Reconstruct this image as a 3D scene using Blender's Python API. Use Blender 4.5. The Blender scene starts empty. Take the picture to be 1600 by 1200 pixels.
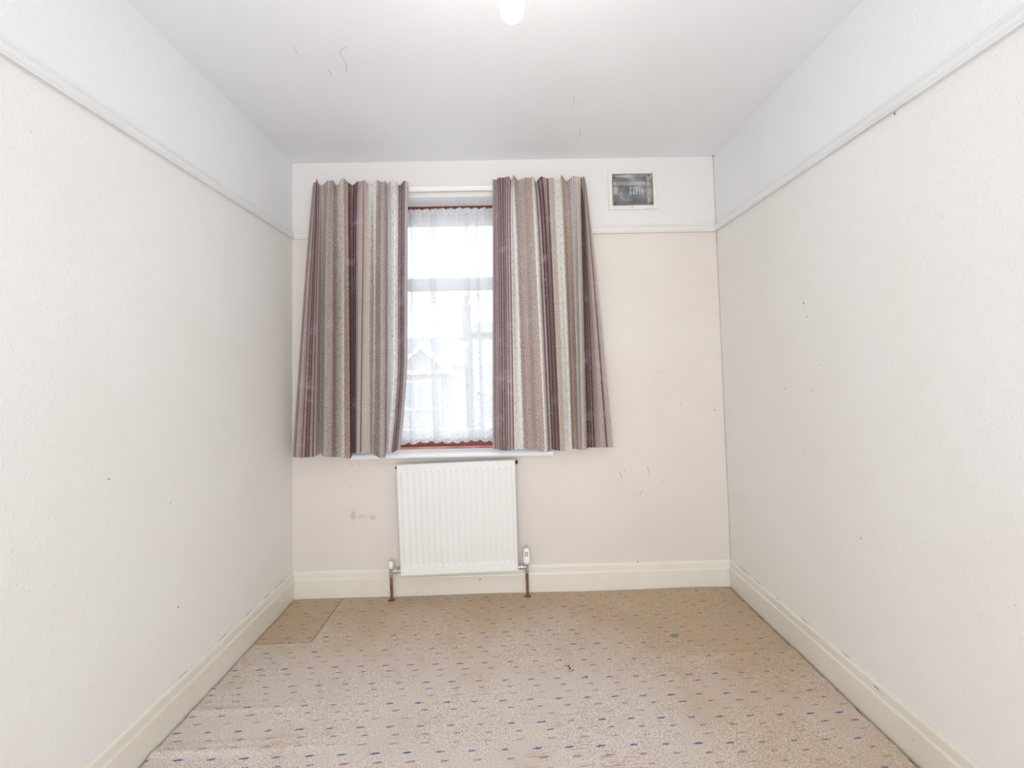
import bpy, bmesh, math, random
from mathutils import Vector, Matrix
random.seed(7)
S = bpy.context.scene
COL = S.collection

# ------------------------------------------------------------------ camera
F_PX, SH_X, SH_Y = 720.0, -3.0628, -50.85
PITCH, YAW, ROLL = 0.04702735, 0.01243092, -0.02269364
CAM = Vector((1.2015, -2.6247, 1.2112))
_cp, _sp, _cy, _sy = math.cos(PITCH), math.sin(PITCH), math.cos(YAW), math.sin(YAW)
FWD = Vector((_sy * _cp, _cy * _cp, _sp))
_r = Vector((_cy, -_sy, 0)); _u = _r.cross(FWD)
RIGHT = _r * math.cos(ROLL) + _u * math.sin(ROLL)
UP = -_r * math.sin(ROLL) + _u * math.cos(ROLL)
cd = bpy.data.cameras.new('camera'); cam = bpy.data.objects.new('camera', cd); COL.objects.link(cam)
mt = Matrix((RIGHT, UP, -FWD)).transposed().to_4x4(); mt.translation = CAM
cam.matrix_world = mt
cd.sensor_width = 36; cd.lens = 36 * F_PX / 1600; cd.clip_start = 0.02; cd.clip_end = 300
cd.shift_x = -SH_X / 1600; cd.shift_y = SH_Y / 1600
S.camera = cam

# ------------------------------------------------------------------ light
SKY, FILL, BULB = 3.9, 77.0, 400.0
w = bpy.data.worlds.new('overcast_sky'); S.world = w; w.use_nodes = True
bg = w.node_tree.nodes['Background']; bg.inputs[0].default_value = (0.90, 0.95, 1.0, 1); bg.inputs[1].default_value = SKY
hl = bpy.data.lights.new('fill_light', 'AREA'); hl.shape = 'RECTANGLE'; hl.size = 2.2; hl.size_y = 1.7  # added fill to brighten the room, not a fitted lamp
hl.energy = FILL; hl.color = (1.0, 1.03, 1.10)
ho = bpy.data.objects.new('fill_light', hl); COL.objects.link(ho)
ho.location = (1.22, -4.4, 1.05); ho.rotation_euler = (math.radians(120), 0, 0)
vs = S.view_settings
vs.view_transform = 'Standard'; vs.look = 'None'; vs.gamma = 1; vs.use_curve_mapping = False; vs.exposure = 0.0

# ------------------------------------------------------------------ helpers
def at(px, py, Y):
    """point of the plane y=Y seen at a pixel of the 1600x1200 photograph"""
    d = RIGHT * ((px - 800 - SH_X) / F_PX) + UP * (-(py - 600 - SH_Y) / F_PX) + FWD
    return CAM + d * ((Y - CAM.y) / d.y)

def srgb(*c):
    return tuple((v / 255 / 12.92) if v / 255 <= 0.04045 else ((v / 255 + 0.055) / 1.055) ** 2.4 for v in c) + (1,)

def link(name, bm, m, parent=None, smooth=False, **props):
    me = bpy.data.meshes.new(name)
    bmesh.ops.recalc_face_normals(bm, faces=bm.faces)
    bm.to_mesh(me); bm.free()
    if smooth: me.shade_smooth()
    for x in (m if isinstance(m, (list, tuple)) else [m]): me.materials.append(x)
    o = bpy.data.objects.new(name, me); COL.objects.link(o)
    if parent: o.parent = parent
    for k, v in props.items(): o[k] = v
    return o

def empty(name, loc, label, cat, group=None):
    o = bpy.data.objects.new(name, None); COL.objects.link(o); o.location = loc
    o.empty_display_size = 0.05
    o['label'] = label; o['category'] = cat
    if group: o['group'] = group
    return o

def box(bm, x0, x1, y0, y1, z0, z1, bev=0, seg=2):
    vs_ = [bm.verts.new((x, y, z)) for x in (x0, x1) for y in (y0, y1) for z in (z0, z1)]
    f = [(0, 1, 3, 2), (4, 6, 7, 5), (0, 4, 5, 1), (2, 3, 7, 6), (0, 2, 6, 4), (1, 5, 7, 3)]
    fs = [bm.faces.new([vs_[i] for i in q]) for q in f]
    if bev:
        es = list({e for q in fs for e in q.edges})
        bmesh.ops.bevel(bm, geom=es, offset=bev, segments=seg, profile=0.5, affect='EDGES')
    return bm

def lathe(bm, prof, n=32, M=None):
    """prof: (radius, height) pairs revolved about z, optionally transformed by M"""
    rings = []
    for r, z in prof:
        if r < 1e-6: rings.append([bm.verts.new((0, 0, z))])
        else: rings.append([bm.verts.new((r * math.cos(2 * math.pi * i / n), r * math.sin(2 * math.pi * i / n), z)) for i in range(n)])
    for a, b in zip(rings, rings[1:]):
        for i in range(n):
            j = (i + 1) % n
            if len(a) == 1 and len(b) == 1: break
            if len(a) == 1: bm.faces.new((a[0], b[i], b[j]))
            elif len(b) == 1: bm.faces.new((a[i], a[j], b[0]))
            else: bm.faces.new((a[i], a[j], b[j], b[i]))
    if M is not None:
        vv = [v for r in rings for v in r]
        bmesh.ops.transform(bm, matrix=M, verts=vv)
    return bm

def tube(bm, pts, r, n=12, cap=True):
    pts = [Vector(p) for p in pts]; rings = []
    rr = r if isinstance(r, (list, tuple)) else [r] * len(pts)
    ref = Vector((0, 0, 1))
    for i, p in enumerate(pts):
        t = (pts[min(i + 1, len(pts) - 1)] - pts[max(i - 1, 0)]).normalized()
        a = t.cross(ref)
        if a.length < 0.1: a = t.cross(Vector((1, 0, 0)))
        a.normalize(); b = t.cross(a)
        rings.append([bm.verts.new(p + (a * math.cos(2 * math.pi * k / n) + b * math.sin(2 * math.pi * k / n)) * rr[i]) for k in range(n)])
    for a, b in zip(rings, rings[1:]):
        for k in range(n): bm.faces.new((a[k], a[(k + 1) % n], b[(k + 1) % n], b[k]))
    if cap: bm.faces.new(rings[0]); bm.faces.new(rings[-1])
    return bm

def extrude_profile(bm, prof, place0, place1):
    """closed profile (a, b) pairs carried from place0 to place1 (functions to 3-D points)"""
    A = [bm.verts.new(place0(a, b)) for a, b in prof]; B = [bm.verts.new(place1(a, b)) for a, b in prof]
    n = len(prof)
    for i in range(n): bm.faces.new((A[i], A[(i + 1) % n], B[(i + 1) % n], B[i]))
    bm.faces.new(A); bm.faces.new(list(reversed(B)))
    return bm

def lerp_tab(tab, x):
    if x <= tab[0][0]: return tab[0][1]
    for (a, p), (b, q) in zip(tab, tab[1:]):
        if x <= b: return p + (q - p) * (x - a) / (b - a)
    return tab[-1][1]

def smooth_tab(tab, x):
    if x <= tab[0][0]: return tab[0][1]
    for (a, p), (b, q) in zip(tab, tab[1:]):
        if x <= b:
            t = (x - a) / (b - a); t = t * t * (3 - 2 * t); return p + (q - p) * t
    return tab[-1][1]

# ------------------------------------------------------------------ node helper
class NT:
    def __init__(s, name):
        s.m = bpy.data.materials.new(name); s.m.use_nodes = True
        s.t = s.m.node_tree; s.n = s.t.nodes; s.l = s.t.links
        s.out = s.n['Material Output']; s.bsdf = s.n['Principled BSDF']
    def put(s, sock, v):
        if isinstance(v, bpy.types.NodeSocket): s.l.new(v, sock)
        elif v is not None:
            if sock.type == 'RGBA' and not isinstance(v, tuple): v = (v, v, v, 1)
            sock.default_value = v
    def new(s, typ, **k):
        nd = s.n.new(typ)
        for a, b in k.items(): setattr(nd, a, b)
        return nd
    def math(s, op, a, b=None, c=None, clamp=False):
        nd = s.new('ShaderNodeMath', operation=op, use_clamp=clamp)
        s.put(nd.inputs[0], a)
        if b is not None: s.put(nd.inputs[1], b)
        if c is not None: s.put(nd.inputs[2], c)
        return nd.outputs[0]
    def add(s, a, b): return s.math('ADD', a, b)
    def sub(s, a, b): return s.math('SUBTRACT', a, b)
    def mul(s, a, b): return s.math('MULTIPLY', a, b)
    def lt(s, a, b): return s.math('LESS_THAN', a, b)
    def smooth(s, x, a, b, lo=0.0, hi=1.0):
        nd = s.new('ShaderNodeMapRange', interpolation_type='SMOOTHSTEP')
        s.put(nd.inputs[0], x); s.put(nd.inputs[1], a); s.put(nd.inputs[2], b); s.put(nd.inputs[3], lo); s.put(nd.inputs[4], hi)
        return nd.outputs[0]
    def coord(s, which='Object'):
        return s.new('ShaderNodeTexCoord').outputs[which]
    def sep(s, v):
        nd = s.new('ShaderNodeSeparateXYZ'); s.put(nd.inputs[0], v); return nd.outputs
    def comb(s, x, y, z=0.0):
        nd = s.new('ShaderNodeCombineXYZ'); s.put(nd.inputs[0], x); s.put(nd.inputs[1], y); s.put(nd.inputs[2], z); return nd.outputs[0]
    def noise(s, v, scale, detail=2, rough=0.5):
        nd = s.new('ShaderNodeTexNoise'); s.put(nd.inputs['Vector'], v)
        nd.inputs['Scale'].default_value = scale; nd.inputs['Detail'].default_value = detail; nd.inputs['Roughness'].default_value = rough
        return nd.outputs['Fac']
    def mix(s, f, a, b):
        nd = s.new('ShaderNodeMix', data_type='RGBA'); s.put(nd.inputs[0], f); s.put(nd.inputs[6], a); s.put(nd.inputs[7], b)
        return nd.outputs[2]
    def ramp(s, f, stops, interp='LINEAR'):
        nd = s.new('ShaderNodeValToRGB'); s.put(nd.inputs[0], f); cr = nd.color_ramp; cr.interpolation = interp
        while len(cr.elements) > 1: cr.elements.remove(cr.elements[-1])
        cr.elements[0].position = stops[0][0]; cr.elements[0].color = stops[0][1]
        for p, c in stops[1:]:
            e = cr.elements.new(min(max(p, 0), 1)); e.color = c
        return nd.outputs[0]
    def bump(s, h, strength=0.3, dist=0.001):
        nd = s.new('ShaderNodeBump'); s.put(nd.inputs['Height'], h); nd.inputs['Strength'].default_value = strength; nd.inputs['Distance'].default_value = dist
        s.l.new(nd.outputs[0], s.bsdf.inputs['Normal'])
        return nd.outputs[0]
    def set(s, color=None, rough=None, metal=None, spec=None):
        if color is not None: s.put(s.bsdf.inputs['Base Color'], color)
        if rough is not None: s.put(s.bsdf.inputs['Roughness'], rough)
        if metal is not None: s.put(s.bsdf.inputs['Metallic'], metal)
        if spec is not None: s.put(s.bsdf.inputs['Specular IOR Level'], spec)
        return s.m

def paint(name, c1, c2, rough=0.5, scale=3.0, bump=None, spec=0.4):
    k = NT(name); co = k.coord()
    n = k.noise(co, scale, 4, 0.6)
    col = k.mix(k.smooth(n, 0.35, 0.7), c1, c2)
    if bump: k.bump(k.noise(co, bump[0], 2), bump[1], bump[2])
    return k.set(col, rough, spec=spec)

# ------------------------------------------------------------------ materials
def wallpaper(name, c1, c2, blobs=(), bump=0.55, rail=None, frieze=srgb(241, 242, 242)):
    k = NT(name); co = k.coord()
    col = k.mix(k.smooth(k.noise(co, 1.6, 4, 0.6), 0.3, 0.7), c1, c2)
    if rail:   # the frieze above the picture rail is painted white
        col = k.mix(k.smooth(k.sep(co)[2], rail, rail + 0.004), col, frieze)
    fine = k.noise(co, 260, 2, 0.6)
    chips = k.new('ShaderNodeTexVoronoi'); k.put(chips.inputs['Vector'], co); chips.inputs['Scale'].default_value = 120
    cd_ = k.smooth(chips.outputs['Distance'], 0.15, 0.5, 1.0, 0.0)
    patchy = k.smooth(k.noise(co, 45, 2), 0.4, 0.6)
    for (bx, by, bz, rx, rz, amt) in blobs:
        o = k.sep(co)
        dx = k.math('DIVIDE', k.sub(o[0], bx), rx); dz = k.math('DIVIDE', k.sub(o[2], bz), rz)
        d = k.math('SQRT', k.add(k.mul(dx, dx), k.mul(dz, dz)))
        d = k.add(d, k.mul(k.sub(k.noise(co, 42, 4, 0.75), 0.5), 2.6))
        col = k.mix(k.smooth(d, 0.3, 1.1, amt, 0.0), col, srgb(165, 150, 138))
    speck = k.smooth(k.noise(co, 60, 1, 0.4), 0.80, 0.83)
    col = k.mix(k.mul(speck, 0.25), col, srgb(150, 135, 118))
    h = k.add(k.mul(cd_, k.mul(patchy, 0.9)), k.mul(fine, 0.35))
    k.bump(h, bump, 0.0012)
    return k.set(col, 0.62, spec=0.25)

BLOBS = [(0.335, 0, 0.435, 0.024, 0.032, 0.38), (0.385, 0, 0.43, 0.030, 0.016, 0.24), (0.445, 0, 0.425, 0.022, 0.020, 0.28),
         (0.70, 0, 0.72, 0.4, 0.02, 0.12)]
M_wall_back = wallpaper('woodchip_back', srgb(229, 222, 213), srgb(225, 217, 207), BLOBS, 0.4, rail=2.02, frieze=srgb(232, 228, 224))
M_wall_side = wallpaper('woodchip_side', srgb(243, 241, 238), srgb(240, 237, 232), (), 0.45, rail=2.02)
M_ceiling = wallpaper('ceiling_paper', srgb(244, 245, 246), srgb(241, 242, 243), (), 0.12)
M_gloss = paint('cream_gloss_paint', srgb(236, 232, 220), srgb(230, 224, 208), 0.25, 2.0, (60, 0.08, 0.001), 0.5)
M_rail = paint('white_gloss_paint', srgb(238, 240, 241), srgb(232, 233, 232), 0.22, 2.0, (60, 0.06, 0.001), 0.5)
M_rail_back = paint('cream_rail_paint', srgb(232, 229, 224), srgb(228, 224, 217), 0.4, 2.0)
M_vent = paint('off_white_frame_paint', srgb(236, 231, 224), srgb(228, 222, 213), 0.4, 8.0)
M_reveal = paint('white_reveal_paint', srgb(244, 245, 246), srgb(240, 240, 240), 0.4)
M_boards = paint('floorboard_wood', srgb(70, 52, 38), srgb(52, 38, 28), 0.8)
M_upvc = paint('white_window_frame', srgb(240, 242, 243), srgb(236, 238, 240), 0.3)
M_timber = paint('red_brown_timber', srgb(126, 54, 42), srgb(100, 42, 33), 0.4, 6, (90, 0.2, 0.001))
M_timber_pale = paint('faded_red_timber', srgb(205, 150, 142), srgb(180, 115, 105), 0.5, 9)
M_rad = paint('radiator_enamel', srgb(238, 237, 233), srgb(236, 234, 229), 0.28, 2)
M_plastic = paint('white_plastic', srgb(245, 245, 245), srgb(240, 240, 240), 0.3)
M_dark = paint('dark_gap', srgb(48, 42, 38), srgb(36, 32, 30), 0.8)
M_grime = paint('brown_grime', srgb(112, 92, 78), srgb(80, 64, 54), 0.8)
M_crack_shade = paint('grey_crack_and_shade', srgb(150, 142, 130), srgb(122, 114, 104), 0.9)  # for real cracks and marks, and the painted shade under the rails
M_plug = paint('brown_plug', srgb(70, 45, 40), srgb(50, 32, 30), 0.5)
k = NT('chrome'); M_chrome = k.set((0.75, 0.76, 0.78, 1), 0.16, 1.0)
k = NT('copper_pipe'); co = k.coord(); M_copper = k.set(k.mix(k.smooth(k.noise(co, 40, 3), 0.35, 0.65), srgb(150, 106, 80), srgb(112, 74, 56)), 0.45, 0.25)

def carpet_material(name, base1, base2, warm, warmth, x_shift=0.0):
    k = NT(name); co = k.coord(); X, Y, Z = k.sep(co)
    wob = k.mul(k.sub(k.noise(co, 150, 2, 0.7), 0.5), 0.011)
    wob2 = k.mul(k.sub(k.noise(co, 14, 1), 0.5), 0.012)
    big = k.noise(co, 2.6, 5, 0.65)
    # dirt: the carpet is browner along the window wall, the right wall and in worn patches
    near = k.add(k.smooth(Y, -1.0, -0.05, 0.0, 0.95), k.smooth(X, 1.45, 2.15, 0.0, 0.6))
    dirt = k.math('ADD', k.mul(near, k.smooth(big, 0.2, 0.6, 0.55, 1.1)), k.add(k.smooth(big, 0.5, 0.75, 0.0, 0.4), warmth), clamp=True)
    col = k.mix(dirt, base1, warm)
    p1 = k.noise(co, 330, 2, 0.75)
    p2 = k.noise(k.comb(k.mul(X, 1.0), k.mul(Y, 1.0), 3.0), 170, 2, 0.7)
    col = k.mix(k.smooth(p1, 0.50, 0.60, 0.0, 0.8), col, k.mix(k.mul(dirt, 0.75), base2, srgb(232, 208, 178)))
    col = k.mix(k.smooth(p1, 0.50, 0.38, 0.0, 0.7), col, srgb(146, 124, 108))
    col = k.mix(k.smooth(p2, 0.54, 0.66, 0.0, 0.30), col, srgb(176, 158, 168))
    # rust coloured worn threads
    thr = k.noise(k.comb(k.mul(X, 9.0), k.mul(Y, 260.0), 1.0), 1.0, 2, 0.6)
    wx = k.smooth(k.math('ABSOLUTE', k.sub(X, 1.42)), 0.38, 0.02); wy = k.smooth(k.math('ABSOLUTE', k.add(Y, 1.10)), 0.30, 0.05)
    wm = k.mul(k.mul(wx, wy), k.mul(k.smooth(thr, 0.52, 0.66), k.smooth(k.noise(co, 9, 2), 0.42, 0.6)))
    col = k.mix(k.mul(wm, 0.75), col, srgb(190, 130, 90))
    blot = k.math('SQRT', k.add(k.math('POWER', k.mul(k.sub(X, 1.947), 1.0), 2.0), k.math('POWER', k.mul(k.add(Y, 0.473), 1.3), 2.0)))
    blot = k.add(blot, k.mul(k.sub(k.noise(co, 70, 2), 0.5), 0.03))
    col = k.mix(k.smooth(blot, 0.014, 0.022, 0.7, 0.0), col, srgb(92, 140, 138))
    for y0, ph, c, a, ww, hh in ((-1.0800, 0.030, srgb(56, 78, 158), 0.97, 0.0145, 0.0046),
                                 (-1.1160, 0.055, srgb(158, 74, 136), 0.85, 0.0140, 0.0042),
                                 (-1.0410, 0.075, srgb(138, 158, 124), 0.75, 0.0150, 0.0042)):
        yy = k.math('DIVIDE', k.sub(k.add(Y, wob), y0), 0.1125)
        row = k.math('ROUND', yy)
        fy = k.mul(k.sub(yy, row), 0.1125)
        shift = k.mul(k.math('SINE', k.add(k.mul(row, 2.1), y0 * 9)), 0.018)
        xx = k.math('DIVIDE', k.add(k.sub(k.add(X, k.mul(wob, 1.2)), ph + 0.0 + x_shift), k.add(shift, wob2)), 0.1045)
        colm = k.math('ROUND', xx)
        fx = k.mul(k.sub(xx, colm), 0.1045)
        fy2 = k.sub(fy, k.mul(fx, 0.09))
        rnd = k.noise(k.comb(row, colm, 0.3), 7.31, 1)
        w_ = k.smooth(rnd, 0.2, 0.8, ww * 0.75, ww * 1.25)
        ex = k.math('DIVIDE', fx, w_); ey = k.math('DIVIDE', fy2, hh)
        e = k.add(k.math('POWER', k.math('ABSOLUTE', ex), 2.4), k.mul(k.mul(ey, ey), 1.5))
        m = k.mul(k.smooth(e, 0.6, 1.25, a, 0.0), k.smooth(rnd, 0.2, 0.75, 0.65, 1.0))
        m = k.mul(m, k.smooth(p1, 0.66, 0.52, 0.35, 1.0))
        col = k.mix(k.mul(m, k.smooth(dirt, 0.5, 1.0, 1.0, 0.8)), col, c)
    k.bump(k.add(p1, k.mul(p2, 0.6)), 0.8, 0.004)
    return k.set(col, 0.95, spec=0.1)
M_carpet = carpet_material('speckled_dash_carpet', srgb(238, 226, 214), srgb(247, 241, 234), srgb(210, 181, 147), 0.0)
M_carpet2 = carpet_material('brown_stained_carpet', srgb(220, 197, 172), srgb(236, 221, 203), srgb(208, 179, 145), 0.35, 0.03)

# curtain cloth: stripes follow the cloth's own u coordinate; v is metres down the cloth
C_ = dict(mauve=srgb(158, 132, 132), pink=srgb(186, 164, 162), beige=srgb(202, 187, 174), cream=srgb(238, 234, 227), brown=srgb(156, 131, 116),
          grey=srgb(165, 155, 150), plum=srgb(124, 94, 98), pale=srgb(218, 212, 212), tan=srgb(180, 150, 126))
# kind -> (speckle, streak, dash)
def curtain_material(name, stripes, lines, total, width_m):
    k = NT(name); uv = k.coord('UV'); U, V, _ = k.sep(uv)
    jit = k.noise(k.comb(k.mul(U, width_m), V, 9.0), 230, 1, 0.7)
    UJ = k.add(U, k.mul(k.sub(jit, 0.5), 0.05))
    def cst(i): return k.ramp(UJ, [(a / total, i(kind)) for a, kind in stripes], 'CONSTANT')
    base = cst(lambda kd: C_[kd[0]])
    chan = cst(lambda kd: (kd[1], kd[2], kd[3], 1))
    sc = k.new('ShaderNodeSeparateColor'); k.put(sc.inputs[0], chan)
    sp, st, da = sc.outputs
    cx = k.mul(U, width_m)
    fv = k.comb(cx, V, 0.0)
    n1 = k.noise(fv, 250, 2, 0.8)
    n3 = k.noise(k.comb(cx, V, 5.0), 260, 1, 0.8)
    col = k.mix(k.mul(sp, k.smooth(n1, 0.485, 0.55)), base, srgb(240, 234, 226))
    col = k.mix(k.mul(sp, k.smooth(n3, 0.53, 0.60, 0.0, 0.9)), col, srgb(98, 70, 72))
    # long broken streaks on the pale bands
    n2 = k.noise(k.comb(k.mul(cx, 330.0), k.mul(V, 42.0), 2.0), 1.0, 2, 0.6)
    col = k.mix(k.mul(st, k.smooth(n2, 0.55, 0.64, 0.0, 0.65)), col, srgb(140, 124, 118))
    col = k.mix(k.mul(st, k.smooth(n2, 0.42, 0.36, 0.0, 0.8)), col, srgb(246, 243, 238))
    # dashed white rows: thin columns broken along the length
    cols = k.math('ABSOLUTE', k.sub(k.math('FRACT', k.mul(cx, 120.0)), 0.5))
    rows = k.math('FRACT', k.add(k.mul(V, 75.0), k.mul(k.math('FLOOR', k.mul(cx, 120.0)), 0.37)))
    dm = k.mul(k.lt(cols, 0.17), k.lt(rows, 0.68))
    col = k.mix(k.mul(da, dm), col, srgb(246, 242, 236))
    # thin dark warp lines
    st_ = []
    for x, hw in [(a, b * 1.3) for a, b in lines]: st_ += [((x - hw) / total, (1, 1, 1, 1)), ((x + hw) / total, (0, 0, 0, 1))]
    lm = k.ramp(U, [(0.0, (0, 0, 0, 1))] + st_, 'CONSTANT')
    lm = k.mul(lm, k.smooth(k.math('FRACT', k.mul(V, 95.0)), 0.12, 0.2, 0.45, 1.0))
    col = k.mix(k.mul(lm, 0.85), col, srgb(92, 58, 66))
    # faint horizontal fold creases and faded patches
    fade = k.noise(k.comb(k.mul(cx, 5.0), k.mul(V, 7.0), 0.0), 1.0, 4, 0.7)
    col = k.mix(k.smooth(fade, 0.52, 0.72, 0.0, 0.28), col, srgb(222, 216, 222))
    for v0 in (0.33, 0.95, 1.24):
        cr = k.smooth(k.math('ABSOLUTE', k.sub(V, v0)), 0.0005, 0.0018, 0.22, 0.0)
        col = k.mix(cr, col, srgb(80, 60, 60))
    k.put(k.bsdf.inputs['Base Color'], col); k.bsdf.inputs['Roughness'].default_value = 0.85
    k.bsdf.inputs['Specular IOR Level'].default_value = 0.15
    k.bump(n1, 0.5, 0.0015)
    tr = k.new('ShaderNodeBsdfTranslucent'); k.put(tr.inputs[0], col)
    mx = k.new('ShaderNodeMixShader'); mx.inputs[0].default_value = 0.30
    k.l.new(k.bsdf.outputs[0], mx.inputs[1]); k.l.new(tr.outputs[0], mx.inputs[2]); k.l.new(mx.outputs[0], k.out.inputs[0])
    return k.m
MV = ('mauve', .45, 0, 0); PK = ('pink', .5, 0, 0); BG = ('beige', .55, .1, 0); CR = ('cream', .1, .9, 0)
BR = ('brown', .8, 0, 0); GD = ('grey', .6, 0, .95); PL = ('plum', .35, 0, 0); MS = ('mauve', .9, 0, 0); TN = ('tan', .75, 0, 0); PA = ('pale', .2, .15, 0)
MD = ('mauve', .6, 0, .8); BD = ('beige', .4, .2, .8)
# left curtain, u in photo pixels from its left edge (463 at mid height)
L0 = 463
strL = [(0, BG), (8, PK), (14, MV), (24, PL), (28, MV), (33, BG), (40, GD), (50, MS), (58, BR), (62, ('tan', .4, 0, .35)), (65, BR), (67, CR), (74, TN), (81, PL),
        (88, PL), (91, MV), (95, PK), (104, BG), (113, CR), (124, BR), (127, MS), (131, MD), (138, MS), (144, PA), (150, CR), (161, ('plum', .55, 0, .2)), (171, PA)]
linL = [(9, .6), (18, .6), (23, 1.1), (27, .8), (32, .8), (82, .8), (88, 1.0), (91.5, .6), (103, .6), (162, .5), (166, .6), (170, .4)]
# right curtain (770 at mid height)
strR = [(0, PK), (4, MV), (12, ('plum', .5, 0, .25)), (19, MV), (25, PK), (29, CR), (34, ('cream', .2, .6, 0)), (40, MS), (48, TN), (51, ('brown', .5, 0, .9)), (56, MS), (62, TN), (67, CR), (75, MD),
        (82, PL), (90, MV), (95, BG), (103, ('cream', .1, .8, 0)), (113, ('tan', .7, 0, 0)), (124, MS), (128, GD), (135, BD), (145, PL), (152, MV), (155, PK), (165, BG)]
linR = [(3, .5), (10, .5), (13, .7), (17, .7), (20, .5), (24, .5), (28, .7), (78, .5), (83, 1.2), (88, 1.0), (95, .7), (147, .8), (151, .8), (154, .6), (163, .6)]
M_curtL = curtain_material('striped_cloth_left', strL, linL, 176.0, 0.68)
M_curtR = curtain_material('striped_cloth_right', strR, linR, 168.0, 0.64)

# net: fine open weave with denser woven fronds
def net_material(name, base_opacity, leaf_amt, alb=0.84):
  global k, U, V
  k = NT(name); uv = k.coord('UV'); U, V, _ = k.sep(uv)
  def fronds(period, vper, slant, freq, half, ph):
      xx = k.math('DIVIDE', k.add(U, ph), period)
      fx = k.mul(k.sub(k.math('FRACT', xx), 0.5), period)
      ax = k.math('ABSOLUTE', fx)
      stg = k.mul(k.math('FRACT', k.mul(k.math('FLOOR', xx), 0.382)), vper * 2)
      fv = k.math('FRACT', k.math('DIVIDE', k.add(V, stg), vper))
      env = k.mul(k.math('POWER', k.math('SINE', k.mul(fv, math.pi)), 0.6), half)
      s = k.math('SINE', k.mul(k.add(k.add(V, k.mul(k.math('POWER', ax, 0.75), slant * 0.45)), k.mul(k.noise(k.comb(k.mul(U, 14.0), k.mul(V, 9.0), 4.0), 1.0, 1), 0.03)), freq))
      return k.mul(k.smooth(s, 0.1, 0.5), k.mul(k.lt(ax, env), k.smooth(fv, 0.04, 0.12)))
  top_leaf = fronds(0.072, 0.17, 1.5, 260.0, 0.016, 0.0)
  bot_leaf = fronds(0.112, 0.33, 1.6, 200.0, 0.044, 0.02)
  zone = k.smooth(V, 0.50, 0.56)
  gap = k.smooth(k.math('FRACT', k.math('DIVIDE', V, 0.17)), 0.55, 0.56, 1.0, 0.0)
  leaf = k.add(k.mul(k.mul(top_leaf, k.sub(1.0, zone)), gap), k.mul(bot_leaf, k.smooth(V, 0.78, 0.95)))
  weave = k.smooth(k.math('SINE', k.mul(V, 1100.0)), -0.6, 0.6, -0.05, 0.05)
  low = k.smooth(V, 0.70, 1.15, 0.0, 0.10)
  head = k.smooth(V, 0.035, 0.03, 0.0, 0.25)
  opq = k.add(k.add(k.add(base_opacity, weave), k.add(low, head)), k.mul(leaf, leaf_amt))
  opq = k.math('MINIMUM', opq, 0.95)
  tr = k.new('ShaderNodeBsdfTranslucent'); tr.inputs[0].default_value = (alb, alb + .02, alb + .04, 1)
  df = k.new('ShaderNodeBsdfDiffuse'); df.inputs[0].default_value = (alb, alb + .02, alb + .04, 1)
  m1 = k.new('ShaderNodeMixShader'); m1.inputs[0].default_value = 0.74
  k.l.new(tr.outputs[0], m1.inputs[1]); k.l.new(df.outputs[0], m1.inputs[2])
  tp = k.new('ShaderNodeBsdfTransparent'); m2 = k.new('ShaderNodeMixShader'); k.put(m2.inputs[0], opq)
  k.l.new(tp.outputs[0], m2.inputs[1]); k.l.new(m1.outputs[0], m2.inputs[2]); k.l.new(m2.outputs[0], k.out.inputs[0])
  return k.m
M_net = net_material('white_net', 0.54, 0.24)
M_net_fold = net_material('white_net_folded', 0.85, 0.1, 0.72)

def glassy(name, gloss_col, rough, fac, tint=(1, 1, 1, 1)):
    k = NT(name)
    tp = k.new('ShaderNodeBsdfTransparent'); tp.inputs[0].default_value = tint
    gl = k.new('ShaderNodeBsdfGlossy'); gl.inputs[0].default_value = gloss_col; gl.inputs[1].default_value = rough
    m = k.new('ShaderNodeMixShader'); m.inputs[0].default_value = fac
    k.l.new(tp.outputs[0], m.inputs[1]); k.l.new(gl.outputs[0], m.inputs[2]); k.l.new(m.outputs[0], k.out.inputs[0])
    return k
M_glass = glassy('window_glass', (1, 1, 1, 1), 0.02, 0.06).m
M_bulbglass = glassy('bulb_glass', (1, 0.97, 0.92, 1), 0.15, 0.35).m
k = glassy('plastic_film', (0.9, 0.9, 0.9, 1), 0.12, 0.16, (0.92, 0.93, 0.93, 1)); 
bn = k.new('ShaderNodeBump'); k.put(bn.inputs['Height'], k.noise(k.coord(), 38, 4, 0.7)); bn.inputs['Strength'].default_value = 0.8; bn.inputs['Distance'].default_value = 0.01
for nd in k.n:
    if nd.type == 'BSDF_GLOSSY': k.l.new(bn.outputs[0], nd.inputs['Normal'])
M_film = k.m
k = NT('hot_filament'); em = k.new('ShaderNodeEmission'); em.inputs[0].default_value = (1.0, 0.98, 0.95, 1); em.inputs[1].default_value = 1.0
k.l.new(em.outputs[0], k.out.inputs[0]); M_emit = k.m; EMIT = em
EMIT.inputs[1].default_value = BULB

# ------------------------------------------------------------------ room shell
XR, H, YB = 2.447, 2.45, -3.45
OX0, OX1, OZ0, OZ1 = 0.385, 1.425, 0.772, 2.242     # window opening
def sl(name, b, m, parent=None, **kw):
    return link(name, b, m, parent, kind='structure', **kw) if parent is None else link(name, b, m, parent, **kw)

bm = bmesh.new()
box(bm, -0.15, OX0, 0, 0.26, -0.05, H + 0.05); box(bm, OX1, XR + 0.15, 0, 0.26, -0.05, 2.166); 
box(bm, OX0, OX1, 0, 0.26, -0.05, OZ0 - 0.004); box(bm, OX0, OX1, 0, 0.26, OZ1, H + 0.05)
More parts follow.
